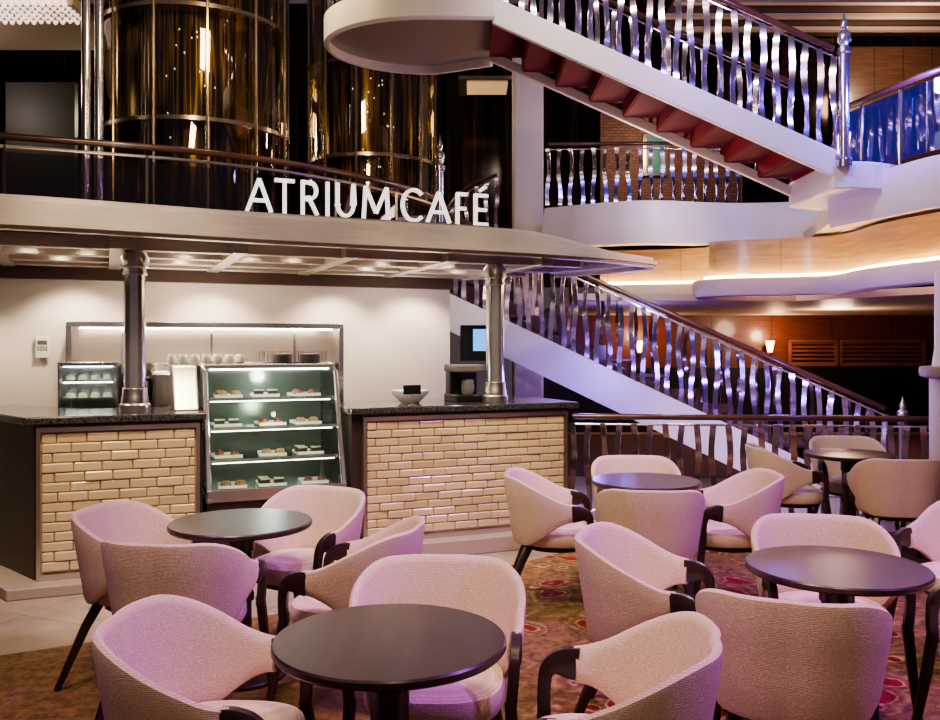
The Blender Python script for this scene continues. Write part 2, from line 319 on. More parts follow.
for ch,x0,x1 in [('A',245,273),('T',274,295),('R',301,319),('I',325,330),('U',336,355),('M',362,390),('C',401,424),('A',426,451),('F',456,468),('É',474,489)]:
    a=s_at(x0)+sw/2; c=s_at(x1)-sw/2
    b=MB()
    for st in GL[ch]: b.stroke([(a+(c-a)*p[0],.012+sw/2+(ch_h-sw)*p[1]) for p in st],sw,.03)
    b.build('letter',M['letter'],sg,smooth=False)
b=MB(); b.box((L/2,0,.006),(L+.04,.03,.012)); b.build('mounting_strip',M['steel'],sg)
# ================================================================ COUNTERS
def bricks(x0,x1,z0,z1,y):
    b=MB(); rows=14; h=(z1-z0)/rows
    for r in range(rows):
        x=x0-(r%2)*.09-random.random()*.02
        while x<x1:
            w=random.choice((.17,.18,.19)); a=max(x,x0); c=min(x+w,x1)
            if c-a>.02:
                dp=random.uniform(.018,.030)
                b.box(((a+c)/2,y-dp/2,z0+(r+.5)*h),(c-a-.003,dp,h-.004),rx=random.uniform(-.10,.10),rz=random.uniform(-.02,.02))
            x+=w
    return b
def counter(label,tlabel,poly,plin,top,x0,x1,pz):
    t=thing('counter',label,'counter',K(0,0),TH)
    b=MB(); b.prism(poly,pz,1.07); b.build('body',M['counter'],t,smooth=False)
    b=MB(); b.prism(plin,0,pz); b.build('plinth',M['plinth'],t,smooth=False,bevel=.008)
    b=MB(); b.box(((x0+x1)/2,-.006,(pz+1.07)/2),(x1-x0,.012,1.07-pz-.02)); b.build('backing_panel',M['mortar'],t,smooth=False)
    bricks(x0+.03,x1-.03,pz+.05,1.01,-.01).build('brick_panel',M['brick'],t,smooth=False,bevel=.009)
    b=MB()
    for x in (x0+.012,x1-.012): b.box((x,-.025,(pz+1.05)/2),(.024,.04,1.04-pz))
    b.box(((x0+x1)/2,-.025,pz+.02),(x1-x0,.045,.035)); b.box(((x0+x1)/2,-.025,1.035),(x1-x0,.045,.03)); b.build('panel_frame',M['steel'],t,smooth=False)
    k=thing('countertop',tlabel,'countertop',K(0,0,1.07),TH)
    b=MB(); b.prism(top,0,.05); b.build('slab',M['granite'],k,smooth=False,bevel=.01)
counter('left counter with dark wood end and cream brick front','black granite countertop carrying the left column',
 [(0,0),(1.04,0),(1.04,.6),(.25,.6),(-.25,1.3),(-.6,1.3)],[(-.14,-.2),(1.04,-.2),(1.04,.5),(.2,.5),(-.2,1.3),(-.72,1.3)],[(-.05,-.07),(1.06,-.07),(1.06,.64),(.28,.64),(-.22,1.31),(-.66,1.31)],.015,1.02,.07)
counter('right counter with long cream brick front beside the display case','black granite countertop carrying the right column',
 [(2.09,0),(3.9,0),(3.9,.6),(2.09,.6)],[(2.09,-.18),(4.0,-.18),(4.0,.66),(2.09,.66)],[(2.07,-.07),(3.96,-.07),(3.96,.64),(2.07,.64)],2.17,3.87,.12)
# ---------------- display case
W=.98
dc=thing('display_case','glass pastry display case with slanted front between the two counters','display case',K(1.565,.0,0),TH)
b=MB(); b.box((0,.38,.25),(W,.72,.5)); b.build('base',M['counter'],dc,smooth=False)
prof=[(0.0,.5),(.03,.56),(.3,1.38),(.36,1.43),(.76,1.43),(.76,.5)]
for sx in (-1,1):
    x=sx*(W/2-.012)
    b=MB(); b.hull([(x-.003,y,z) for y,z in prof],[(x+.003,y,z) for y,z in prof]); b.build('side_glass',M['casegl'],dc,smooth=False)
    b=MB(); b.tube([(x,y,z) for y,z in prof+[prof[0]]],.012,8,sq=(.035,.035)); b.build('side_frame',M['chrome'],dc)
b=MB(); b.hull([(-W/2+.02,.03,.56),(-W/2+.02,.036,.56),(-W/2+.02,.306,1.38),(-W/2+.02,.3,1.38)],[(W/2-.02,.03,.56),(W/2-.02,.036,.56),(W/2-.02,.306,1.38),(W/2-.02,.3,1.38)]); b.build('front_glass',M['casegl'],dc,smooth=False)
b=MB(); b.box((0,.55,1.42),(W-.03,.44,.025)); b.build('top',M['chrome'],dc,smooth=False)
b=MB(); b.box((0,.76,.95),(W-.04,.02,.9)); b.build('back_panel',M['caseback'],dc,smooth=False)
b=MB(); b.box((0,.38,.52),(W-.04,.72,.04)); b.build('deck',M['chrome'],dc,smooth=False)
b=MB(); b.box((0,.01,.53),(W,.03,.08)); b.build('front_rail',M['chrome'],dc,smooth=False)
shz=[.545,.76,.98,1.19]
for z in shz[1:]:
    y0=.05+(z-.56)*.33+.03
    b=MB(); b.box((0,(y0+.73)/2,z-.008),(W-.06,.73-y0,.012)); b.build('shelf',M['casegl'],dc,smooth=False)
    b=MB(); b.box((0,y0,z-.004),(W-.06,.012,.022)); b.build('shelf_edge',M['chrome'],dc,smooth=False)
    b=MB(); b.box((0,y0+.025,z-.022),(W-.1,.010,.008)); b.build('light_strip',M['case_light'],dc,smooth=False)
b=MB(); b.box((0,.36,1.4),(W-.1,.02,.012)); b.build('light_strip',M['case_light'],dc,smooth=False)
rowname=['bottom','second','third','top']
for si,z in enumerate(shz):
    y0=.1+(z-.56)*.33 if si else .12
    for k in range(3):
        s=1.565-.30+.30*k+random.uniform(-.02,.02)
        b=MB(); b.box((0,0,.005),(.2,.2,.01)); b.box((0,-.1,.012),(.2,.006,.02)); b.box((0,.1,.012),(.2,.006,.02))
        tr=b.build('tray',M['porcelain'],None,smooth=False); tr.location=K(s,y0+.2,z); tr.rotation_euler=(0,0,TH+random.uniform(-.15,.15)); tag(tr,'white tray on the %s shelf of the display case'%rowname[si],'tray','trays on the %s shelf'%rowname[si])
        for j in range(3 if (k+si)%2 else 2):
            kind=(si*2+k)%3; px=s-.05+.1*(j%2); py=y0+.15+.10*(j//2)
            q=MB()
            if kind==0:
                q.lathe([(.001,0),(.028,0),(.03,.015),(.028,.03),(.018,.04),(.001,.042)],n=12,sx=1.3); nm='bun';mm=M['pastry']
            elif kind==1:
                q.prism([(-.035,-.03),(.035,0),(-.035,.03)],0,.035); nm='cake_slice';mm=M['darkcake']
            else:
                q.lathe([(.001,0),(.026,0),(.034,.022),(.001,.022)],n=12); nm='tart';mm=M['pastry']
            t=thing(nm,{'bun':'round brown bun','cake_slice':'dark chocolate cake slice with pale icing','tart':'small berry tart'}[nm]+' on the %s shelf of the display case'%rowname[si],'pastry',K(px,py,z+.01),TH,'pastries on the %s shelf'%rowname[si])
            q.build('crust' if nm!='cake_slice' else 'sponge',mm,t)
            q=MB()
            if kind==1: q.prism([(-.036,-.031),(.037,0),(-.036,.031)],.035,.045); q.build('icing',M['icing'],t)
            elif kind==2: q.lathe([(.001,.022),(.029,.022),(.022,.036),(.001,.042)],n=12); q.build('topping',M['berry'],t)
pu=thing('steel_hood','plain steel machine casing with sloping front on the counter left of the display case','appliance',K(.95,.42,1.12),TH)
b=MB(); pr=[(-.26,0),(-.06,.31),(.2,.31),(.2,0)]; b.hull([(-.085,y,z) for y,z in pr],[(.085,y,z) for y,z in pr]); b.build('casing',M['steel'],pu,smooth=False,bevel=.012)
# ---------------- back bar
bb=thing('back_counter','steel-topped back counter along the white cafe wall','counter',K(1.28,1.6,0),TH)
b=MB(); b.box((0,0,.44),(2.6,.52,.88)); b.build('body',M['counter'],bb,smooth=False)
b=MB(); b.box((0,-.01,.9),(2.64,.56,.04)); b.build('top',M['steel'],bb,smooth=False)
ni=thing('wall_cabinet','open steel-framed lit cabinet with shelf on the cafe wall','cabinet',K(1.28,1.87,.95),TH)
b=MB(); b.box((0,0,.4),(2.24,.012,.76)); b.build('back_panel',mat('cabinet_back',(.6,.54,.48),.3,.6),ni,smooth=False)
b=MB(); b.box((-1.13,-.15,.4),(.045,.34,.8)); b.box((1.13,-.15,.4),(.045,.34,.8)); b.box((0,-.15,.8),(2.3,.34,.045)); b.build('frame',M['chrome'],ni,smooth=False,bevel=.004)
b=MB(); b.box((0,-.15,.47),(2.2,.3,.02)); b.build('shelf',M['chrome'],ni,smooth=False)
b=MB(); b.box((0,-.28,.77),(2.1,.02,.012)); b.build('light_strip',mat('warm_strip',(1,.8,.6),.5,0,(1,.8,.6),24),ni,smooth=False)
b=MB()
for k in range(3): b.box((-.72+.74*k,-.02,.4),(.02,.02,.76))
b.build('divider',M['chrome'],ni,smooth=False)
em=thing('espresso_machine','steel espresso machine on the back counter behind the display case','coffee machine',K(1.22,1.40,.92),TH)
b=MB(); b.box((0,0,.30),(.9,.4,.30)); b.build('body',M['steel'],em,smooth=False,bevel=.03)
b=MB(); b.box((0,-.02,.04),(.9,.42,.08)); b.build('drip_tray',M['chrome'],em,smooth=False,bevel=.01)
b=MB(); b.box((0,.12,.13),(.86,.12,.16)); b.build('rear_panel',M['chrome'],em,smooth=False)
for sx in (-.25,.2):
    b=MB(); b.lathe([(.035,.1),(.035,.17)],(sx,-.12,0),16); b.build('brew_head',M['chrome'],em)
    b=MB(); b.tube([(sx,-.14,.12),(sx,-.3,.11)],.013); b.build('handle',M['black'],em)
mi=thing('milk_fridge','black and steel cooler box left of the espresso machine','appliance',K(.66,1.42,.92),TH)
b=MB(); b.box((0,0,.20),(.2,.36,.40)); b.build('body',M['black'],mi,smooth=False,bevel=.015)
b=MB(); b.box((0,-.185,.20),(.17,.012,.34)); b.build('door',M['steel'],mi,smooth=False,bevel=.004)
for gi,gs in enumerate((1.85,2.1)):
    g=thing('coffee_grinder',['coffee grinder with bean hopper next to the espresso machine','coffee grinder with bean hopper at the right end of the back counter'][gi],'coffee grinder',K(gs,1.45,.92),TH)
    b=MB(); b.box((0,0,.2),(.17,.24,.40)); b.build('body',M['steel'] if gi else M['black'],g,smooth=False,bevel=.02)
    b=MB(); b.lathe([(.05,.40),(.085,.46),(.09,.58),(.001,.59)],n=20); b.build('hopper',M['vent'],g)
cup0=None
for k in range(9):
    for r in range(2):
        for lv in range(2 if 0<k<8 else 1):
            l=K(.84+.092*k,1.32+.1*r,.92+.45+.066*lv)
            if cup0 is None:
                cup0=thing('cup','white porcelain cup upside down on the espresso machine','cup',l,TH,'white cups on the espresso machine')
                b=MB(); b.lathe([(.041,0),(.038,.03),(.026,.06),(.022,.065),(.001,.065)],n=20); b.build('bowl',M['porcelain'],cup0)
                b=MB(); b.tube([(.036,0,.02),(.055,0,.025),(.056,0,.045),(.032,0,.05)],.005,6); b.build('handle',M['porcelain'],cup0)
            else: dup(cup0,l,TH+.4*k,cup0['label'])
g0=None
for k in range(9):
    l=K(1.72+.07*k,1.70,1.435)
    if g0 is None:
        b=MB(); b.lathe([(.024,0),(.03,.09),(.027,.09),(.022,.008),(.001,.006)],n=16)
        g0=b.build('drinking_glass',M['glass']); tag(g0,'clear drinking glass on the cabinet shelf','glass','glasses on the cabinet shelf'); g0.location=l
    else:
        o=g0.copy(); C.objects.link(o); o.location=l
sd=thing('pastry_cabinet','small steel and glass pastry cabinet at the left end of the back counter','display case',K(.3,1.44,.92),TH)
b=MB(); b.box((0,0,.03),(.44,.4,.06)); b.box((0,0,.51),(.44,.4,.03)); b.box((0,.19,.27),(.44,.02,.48)); b.build('shell',M['chrome'],sd,smooth=False,bevel=.004)
for z in (.24,.38):
    b=MB(); b.box((0,0,z),(.38,.34,.01)); b.build('shelf',M['chrome'],sd,smooth=False)
    b=MB()
    for k in range(4): b.lathe([(.001,0),(.035,0),(.03,.03),(.001,.04)],(-.13+.09*k,-.08,z+.005),10)
    b.build('food',M['icing'],sd)
b=MB(); b.box((0,-.19,.27),(.42,.008,.46)); b.build('front_glass',M['casegl'],sd,smooth=False)
for z in (.49,.365):
    b=MB(); b.box((0,-.15,z),(.36,.02,.01)); b.build('light_strip',M['case_light'],sd,smooth=False)
for sx in (-1,1):
    b=MB(); b.box((sx*.21,0,.27),(.015,.4,.48)); b.build('side_post',M['chrome'],sd,smooth=False)
rg=thing('cash_register','black till screen on the left counter end','till',K(.62,.42,1.12),TH+PI)
b=MB(); b.box((0,0,.012),(.16,.14,.024)); b.tube([(0,0,.02),(0,.02,.08)],.012); b.build('stand',M['black'],rg)
b=MB(); b.box((0,.03,.11),(.2,.02,.11),rx=-.3); b.build('screen',M['black'],rg,smooth=False,bevel=.005)
wp=thing('wall_control','white wall control box with two small display rows','control panel',K(-.06,1.86,1.5),TH)
b=MB(); b.box((0,0,.06),(.1,.03,.18)); b.build('box',M['porcelain'],wp,smooth=False,bevel=.006)
b=MB(); b.box((0,-.016,.10),(.07,.006,.035)); b.build('display',M['vent'],wp,smooth=False)
b=MB(); [b.box((-.03+.02*(i%4),-.017,.06-.02*(i//4)),(.012,.006,.012)) for i in range(8)]; b.build('keypad',M['vent'],wp,smooth=False)
bw=MB(); bw.lathe([(.001,0),(.07,0),(.14,.07),(.15,.1),(.14,.1),(.065,.01),(.001,.01)],n=32); o=bw.build('bowl',M['porcelain']); o.location=K(2.66,.35,1.12); tag(o,'wide white bowl on the right counter','bowl')
cs=thing('counter_sign','small black card sign standing on the right counter','sign',K(2.58,.06,1.12),TH)
b=MB(); b.box((0,0,.12),(.14,.006,.07)); b.build('card',M['black'],cs,smooth=False)
b=MB(); b.tube([(0,.0,.0),(0,0,.09)],.004); b.lathe([(.03,0),(.03,.006)],n=16); b.build('stand',M['steel'],cs)
gr=thing('coffee_brewer','black coffee machine beside the right column','coffee machine',K(3.16,.42,1.12),TH)
b=MB(); b.box((0,0,.03),(.26,.3,.06)); b.box((0,.08,.16),(.24,.12,.24)); b.build('body',M['black'],gr,smooth=False,bevel=.012)
b=MB(); b.box((0,0,.27),(.26,.3,.06)); b.build('head',M['vent'],gr,smooth=False,bevel=.012)
b=MB(); b.lathe([(.045,.06),(.055,.1),(.05,.17),(.035,.18)],(0,-.06,0),20); b.build('jug',M['vent'],gr)
sc_=thing('wall_screen','dark framed screen with blue picture behind the right column','screen',P(482,343,8.9),0)
b=MB(); b.box((0,0,0),(.44,.04,.36)); b.build('frame',M['black'],sc_,smooth=False)
b=MB(); b.box((.04,-.022,.03),(.26,.006,.22)); b.build('display',M['screen'],sc_,smooth=False)
# ================================================================ BALUSTERS & RAILINGS
def bal_mesh(h,m,w=.055,tw=1.0):
    b=MB(); secs=[]; n=32
    for i in range(n+1):
        t=i/n; a=.6*math.sin(t*2*PI); ww=w/2; d=.005
        off=.015*math.sin(t*2*PI+.5); oy=.010*math.cos(t*2*PI)
        secs.append([Vector((off+math.cos(a)*x*ww-math.sin(a)*y*d,oy+math.sin(a)*x*ww+math.cos(a)*y*d,t*h)) for x,y in((-1,-1),(1,-1),(1,1),(-1,1))])
    b.sections(secs); return b
def at_path(pts,s):
    for i in range(len(pts)-1):
        l=(pts[i+1]-pts[i]).length
        if s<=l: return pts[i].lerp(pts[i+1],s/l)
        s-=l
    return pts[-1].copy()
def railing(name,label,path,h,spacing,m,railm,bottom=True,rr=.028,w=.055,root=None,tw=1.0):
    path=[Vector(p) for p in path]
    if root is None: root=thing(name,label,'railing',path[0])
    up=Vector((0,0,h)); org=Vector(root.location)
    b=MB(); b.tube([p+up for p in path],rr,10); b.build('handrail',railm,root,True)
    b=MB(); b.tube([p+up-Vector((0,0,.07)) for p in path],.01,8); b.build('under_rail',M['chrome'],root,True)
    if bottom: b=MB(); b.tube([p+Vector((0,0,.05)) for p in path],.012,8); b.build('bottom_rail',M['chrome'],root,True)
    tot=sum((path[i+1]-path[i]).length for i in range(len(path)-1)); n=min(98,int(tot/spacing)); first=None
    for k in range(n+1):
        p=at_path(path,k*tot/n); q=at_path(path,min(tot,k*tot/n+.1))-at_path(path,max(0,k*tot/n-.1)); ang=math.atan2(q.y,q.x)
        if first is None: first=bal_mesh(h-.06,m,w,tw).build('baluster',m,root); o=first
        else: o=first.copy(); C.objects.link(o); o.parent=root
        o.location=p-org; o.rotation_euler=(0,0,ang+(0 if k%2 else PI)+random.uniform(-.1,.1))
    return root
def newel(x,y,z,h,label,root=None):
    if root is None: t=thing('newel_post',label,'post',(x,y,z)); l=Vector((0,0,0))
    else: t=root; l=Vector((x,y,z))-Vector(root.location)
    b=MB(); b.lathe([(.07,0),(.07,.06),(.045,.08),(.045,h*.72),(.06,h*.73),(.06,h*.76),(.03,h*.78)],l,n=24); o=b.build('newel_post' if root else 'shaft',M['baluster'],t)
    b=MB(); b.lathe([(.02,h*.77),(.05,h*.8),(.06,h*.83),(.05,h*.86),(.02,h*.88),(.035,h*.9),(.03,h*.93),(.012,h*.96),(.001,h)],l,n=24); b.build('finial',M['chrome'],o if root else t)
def stair(label,bot,top,width,n,hs=.32,steps_mat='red',open_under=False):
    bot=Vector(bot); top=Vector(top); d=Vector((top.x-bot.x,top.y-bot.y,0)); run=d.length; d.normalize(); nn=Vector((-d.y,d.x,0))
    if nn.y<0: nn=-nn
    rise=top.z-bot.z; root=thing('staircase',label,'staircase',bot)
    for off in (0,width):
        zt=Vector((0,0,hs-.1)) if (open_under and off) else Vector((0,0,0))
        if bot.z<.5:
            k=hs/rise; low=bot.lerp(top,k)
            a=[bot+nn*off,top+nn*off,top+nn*off-Vector((0,0,hs)),Vector((low.x,low.y,0.006))+nn*off]
        else: a=[bot+nn*off-zt,top+nn*off-zt,top+nn*off-Vector((0,0,hs)),bot+nn*off-Vector((0,0,hs))]
        b=MB(); b.hull(a,[p+nn*.06 for p in a]); b.build('stringer',M['stringer'],root,True,smooth=False,bevel=.008)
    r=rise/n; t=run/n
    for k in range(n):
        p=bot+d*(t*k)+Vector((0,0,r*k-(hs*.75 if open_under else 0)))
        w=width-.02
        def bx(a0,a1,z0,z1):
            q=[p+nn*.05+d*a0+Vector((0,0,z0)),p+nn*.05+d*a1+Vector((0,0,z0)),p+nn*.05+d*a1+Vector((0,0,z1)),p+nn*.05+d*a0+Vector((0,0,z1))]
            return MB().hull(q,[v+nn*w for v in q])
        bx(-.01,.015,0 if k==0 else -.02,r).build('riser',M[steps_mat],root,True,smooth=False)
        bx(0,t,r-.03,r).build('tread',M['redtread' if open_under else steps_mat],root,True,smooth=False)
    return root
lb=Vector((4.26,9.0,0.006)); lt=Vector((-.8,10.42,2.45))
sr=stair('lower white staircase with metal railings rising behind the right counter',lb,lt,1.1,14,.44,'darkred')
railing('','',[lb+Vector((0,.03,0)),lt+Vector((0,.03,0))],.92,.14,M['baluster'],M['rail'],False,w=.055,root=sr)
off=Vector((.29,1.06,0)); railing('','',[lb+off,lt+off],.92,.22,M['copper'],M['rail'],False,w=.048,root=sr)
newel(4.4,8.95,0.006,1.05,'',sr)
newel(P(440,190,10.3).x,10.3,2.49,1.55,'newel post with finial behind the sign letters')
ub=Vector((3.32,8.0,3.36)); ut=Vector((.2,8.0,4.76))
su=stair('upper white staircase with red risers seen from below',ub,ut,1.05,9,.25,'red',True)
railing('','',[ub+Vector((0,.03,0)),ut+Vector((0,.03,0))],.92,.14,M['baluster'],M['rail'],False,w=.055,root=su)
railing('','',[ub+Vector((0,1.07,-.15)),ut+Vector((0,1.07,-.15))],1.07,.2,M['baluster'],M['rail'],False,w=.048,root=su)
newel(3.4,8.0,3.2,1.42,'',su)
b=MB(); b.prism([(3.30,8.0),(3.7,8.05),(4.2,8.3),(4.2,9.6),(3.30,9.12)],3.0,3.26); b.build('foot_landing',M['stringer'],su,True,smooth=False,bevel=.02)
lp=[(-.4+1.0*math.cos(R(270-180*i/28)),8.78+.80*math.sin(R(270-180*i/28))) for i in range(29)]
outl=[(.22,8.0)]+lp+[(.22,9.3)]
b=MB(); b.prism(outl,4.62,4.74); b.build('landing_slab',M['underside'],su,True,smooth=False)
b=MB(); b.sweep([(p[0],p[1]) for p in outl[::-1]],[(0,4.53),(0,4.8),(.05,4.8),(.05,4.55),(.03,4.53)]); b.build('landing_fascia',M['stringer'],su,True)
rl=[(p[0],p[1],4.8) for p in outl[1:-1]]
railing('','',rl,.92,.16,M['baluster'],M['rail'],False,w=.055,root=su)
railing('balustrade','level balustrade of twisted copper balusters behind the tables',cr([(.95,8.15,0),(2.4,8.0,0),(4.0,7.85,0),(6,7.6,0)],3),.92,.14,M['copper'],M['rail'],True,w=.055)
mr=thing('glass_railing','dark glass railing with wooden handrail on the mezzanine left','railing',rp[0].to_3d()+Vector((0,0,2.49)))
mp_=[Vector((p.x,p.y,2.49)) for p in rp][:22]
b=MB(); b.tube([p+Vector((0,.08,.72)) for p in mp_],.03,10); b.build('handrail',M['rail'],mr,True)
b=MB(); b.tube([p+Vector((0,.08,.64)) for p in mp_],.014,8); b.build('under_rail',M['steel'],mr,True)
for i in range(0,len(mp_)-2,3):
    p=mp_[i]+Vector((0,.08,0)); q=mp_[min(i+3,len(mp_)-1)]+Vector((0,.08,0))
    b=MB(); b.box(p+Vector((0,0,.33)),(.02,.03,.64)); b.build('post',M['bronze'],mr,True)
    a=[p+Vector((0,0,.05)),q+Vector((0,0,.05)),q+Vector((0,0,.6)),p+Vector((0,0,.6))]
    b=MB(); b.hull(a,[v+Vector((0,.01,0)) for v in a]); b.build('glass_panel',M['railglass'],mr,True,smooth=False)
railing('mezzanine_railing','curved railing of twisted balusters behind the last sign letters',cr([(-.55,13.1,2.49),(-.1,13.2,3.1),(.4,13.3,3.35)],4),.8,.15,M['baluster'],M['rail'],False,w=.06)
wc=thing('pillar','tall white square pillar rising behind the staircases','column',(.81,12.4,0))
b=MB(); b.box((0,0,3.1),(.42,.42,6.2)); b.build('shaft',M['white'],wc,smooth=False,bevel=.03)
b=MB(); b.box((0,0,.1),(.5,.5,.2)); b.build('base',M['plinth'],wc,smooth=False,bevel=.02)
pc=cr([P(548,220,11.8).to_2d(),P(640,220,11.2).to_2d(),P(740,220,11.4).to_2d(),P(835,220,11.0).to_2d(),P(870,220,9.6).to_2d()],6)
b=MB(); b.sweep([tuple(p) for p in pc],[(0,2.85),(.25,2.85),(.1,3.4),(0,3.42)]); struct(b.build('wall_parapet',M['stringer']))
b=MB(); b.prism([tuple(p) for p in pc]+[(7,15.4),(1.0,15.4)],3.2,3.26); struct(b.build('floor_gallery',M['darkceil'],smooth=False))
railing('gallery_railing','far gallery railing of twisted balusters behind the upper staircase',[P(548,205,12.2),P(640,205,12.0),P(738,205,12.2)],.84,.15,M['baluster'],M['rail'],False,w=.055)
wb=cr([P(600,260,11.6).to_2d(),P(704,260,11.2).to_2d(),P(716,260,10.5).to_2d(),P(830,260,10.0).to_2d(),P(880,260,9.0).to_2d(),P(940,260,8.2).to_2d(),P(1060,260,7.2).to_2d()],5)
wbt=[tuple(p) for p in wb]
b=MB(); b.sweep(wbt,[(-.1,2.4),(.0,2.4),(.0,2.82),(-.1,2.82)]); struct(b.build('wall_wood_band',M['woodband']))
b=MB(); b.sweep(wbt,[(-.1,2.16),(.16,2.16),(.2,2.22),(.2,2.34),(.15,2.36),(.13,2.33),(-.1,2.33)]); struct(b.build('trim_2',M['white']))
b=MB(); b.sweep(wbt,[(.01,2.35),(.06,2.35),(.06,2.40),(.01,2.40)]); cv=b.build('cove_light',M['cove']); tag(cv,'warm glowing cove light strip along the curved wood balcony front','light')
rpp=cr([P(836,200,8.9).to_2d(),P(862,200,8.5).to_2d(),P(900,200,8.0).to_2d(),P(945,200,7.5).to_2d(),P(1050,200,6.8).to_2d()],6)
b=MB(); b.sweep([tuple(p) for p in rpp],[(-.12,2.8),(.06,2.76),(.1,2.85),(.06,3.2),(-.12,3.22)]); struct(b.build('wall_balcony_right',M['stringer']))
b=MB(); b.prism([tuple(p) for p in rpp]+[(9,7),(9,12),(4.4,12)],2.86,3.0); struct(b.build('floor_balcony',M['cream'],smooth=False))
gp=[Vector((p.x,p.y,3.22)) for p in rpp]
gr_=thing('balcony_railing','blue lit glass railing on the right balcony','railing',gp[0])
b=MB(); b.tube([p+Vector((0,0,.72)) for p in gp],.03,10); b.build('handrail',M['rail'],gr_,True)
for i in range(0,len(gp)-6,6):
    p=gp[i];q=gp[i+6]
    b=MB(); b.box(p+Vector((0,0,.34)),(.02,.03,.68)); b.build('post',M['bronze'],gr_,True)
    b=MB()
    for j in range(i,i+6):
        p=gp[j];q=gp[j+1]; a=[p+Vector((0,0,.04)),q+Vector((0,0,.04)),q+Vector((0,0,.66)),p+Vector((0,0,.66))]; b.hull(a,[v+Vector((0,.012,0)) for v in a])
    b.build('glass_panel',M['blueglass'],gr_,True,smooth=False)
b=MB()
for k in range(5): b.tube([Vector((p.x,p.y-.21,2.22+k*.025)) for p in wb[-12:-4]],.006,6)
tag(b.build('air_vent',M['vent']),'dark slotted air vent in the white balcony edge','vent')
rc=thing('round_column','white round column with stone ledge at the right edge','column',(P(952,0,7.3).x,7.3,0))
b=MB(); b.lathe([(.22,0),(.22,.1),(.17,.12),(.17,1.3)],n=40); b.build('lower_shaft',M['white'],rc)
b=MB(); b.lathe([(.17,1.3),(.24,1.32),(.25,1.36),(.24,1.4),(.15,1.41)],n=40); b.build('ledge',M['plinth'],rc)
b=MB(); b.lathe([(.15,1.41),(.13,1.55),(.13,2.2)],n=40); b.build('upper_shaft',M['stringer'],rc)
for x,lab in ((770,'glowing wall sconce on the red wood wall between stair and shutters'),(640,'glowing wall sconce on the red wood wall seen through the stair balusters')):
    p=P(x,352,15.9); t=thing('wall_sconce',lab,'wall lamp',p)
    b=MB(); b.lathe([(.04,0),(.08,.2),(.06,.2),(.03,0)],n=20); b.build('shade',M['sconce'],t)
    b=MB(); b.box((0,.08,.05),(.08,.1,.16)); b.build('bracket',M['bronze'],t)
    l=bpy.data.lights.new('sconce_light','POINT'); l.energy=26; l.color=(1,.6,.32); l.shadow_soft_size=.1; o=bpy.data.objects.new('sconce_light',l); C.objects.link(o); o.location=p+Vector((0,-.35,.3))
for x0,x1,lab in ((790,836,'small louvered brown shutter on the back wall left of the larger one'),(841,924,'wide louvered brown shutter on the back wall near the right edge')):
    a=P(x0,365,15.95); c=P(x1,341,15.95); t=thing('louvered_shutter',lab,'shutter',a)
    w=c.x-a.x; h=c.z-a.z
    b=MB(); b.box((w/2,0,0),(w,.06,.04)); b.box((w/2,0,h),(w,.06,.04)); b.box((0,0,h/2),(.05,.06,h)); b.box((w,0,h/2),(.05,.06,h)); b.build('frame',M['shutter'],t,smooth=False)
    b=MB(); [b.box((w/2,0,h*(k+.5)/6),(w-.05,.05,.014),rx=.7) for k in range(6)]; b.build('slats',M['shutter'],t,smooth=False)
pt=thing('picture','small green picture on the far upper brick wall','picture',P(655,180,14.8))
b=MB(); b.box((0,0,.42),(.4,.04,.7)); b.build('frame',M['bronze'],pt,smooth=False)
b=MB(); b.box((0,-.025,.42),(.3,.01,.6)); b.build('panel',M['teal'],pt,smooth=False)
# ================================================================ LIFT TUBES
def lift(x,y,r,z0,z1,label,nm=12):
    t=thing('glass_lift_shaft',label,'lift shaft',(x,y,z0)); h=z1-z0
    b=MB(); b.lathe([(r,0),(r,h)],n=64); b.build('glass_wall',M['liftglass'],t)
    b=MB(); b.lathe([(r*.8,0),(r*.8,h)],n=48); b.build('lift_reflection_core',M['lift'],t)  # inner cylinder painted with gold streaks imitating reflections in the lift glass
    for zz in (.35,h*.33,h*.60,h*.9):
        b=MB(); b.lathe([(r,zz),(r+.03,zz),(r+.03,zz+.045),(r,zz+.045)],n=64); b.build('ring',M['bronze'],t)
    for k in range(nm):
        a=2*PI*k/nm+.4; b=MB(); b.tube([(math.cos(a)*(r+.02),math.sin(a)*(r+.02),0),(math.cos(a)*(r+.02),math.sin(a)*(r+.02),h)],.02,8); b.build('mullion',M['bronze'],t)
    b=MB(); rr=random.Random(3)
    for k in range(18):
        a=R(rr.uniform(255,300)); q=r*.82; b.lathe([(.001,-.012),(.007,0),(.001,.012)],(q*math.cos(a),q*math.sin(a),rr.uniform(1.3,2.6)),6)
    b.build('chandelier_glints',M['sparkle'],t)  # glowing beads stand in for chandelier reflections on the lift, not bulbs
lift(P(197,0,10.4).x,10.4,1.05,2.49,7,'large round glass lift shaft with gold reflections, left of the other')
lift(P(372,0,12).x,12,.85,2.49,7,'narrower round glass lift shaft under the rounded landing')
for k,x in enumerate((86,99)):
    p=P(x,0,9.0); b=MB(); b.lathe([(.045,0),(.045,4)],n=20); o=b.build('steel_pipe',M['chrome']); o.location=(p.x,9.0,2.49); tag(o,['vertical steel pipe beside the lift, left of a pair','vertical steel pipe beside the lift, right of a pair'][k],'pipe')
b=MB(); b.box((P(42,0,11.5).x,11.5,3.75),(.9,.1,2.5)); struct(b.build('door_1',M['blackdoor'],smooth=False))
ch=thing('chandelier','crystal chandelier glowing at the upper left ceiling','chandelier',P(30,10,9.9))
b=MB(); b.box((0,0,.12),(1.0,.8,.04)); b.build('plate',M['chrome'],ch,smooth=False)
b=MB()
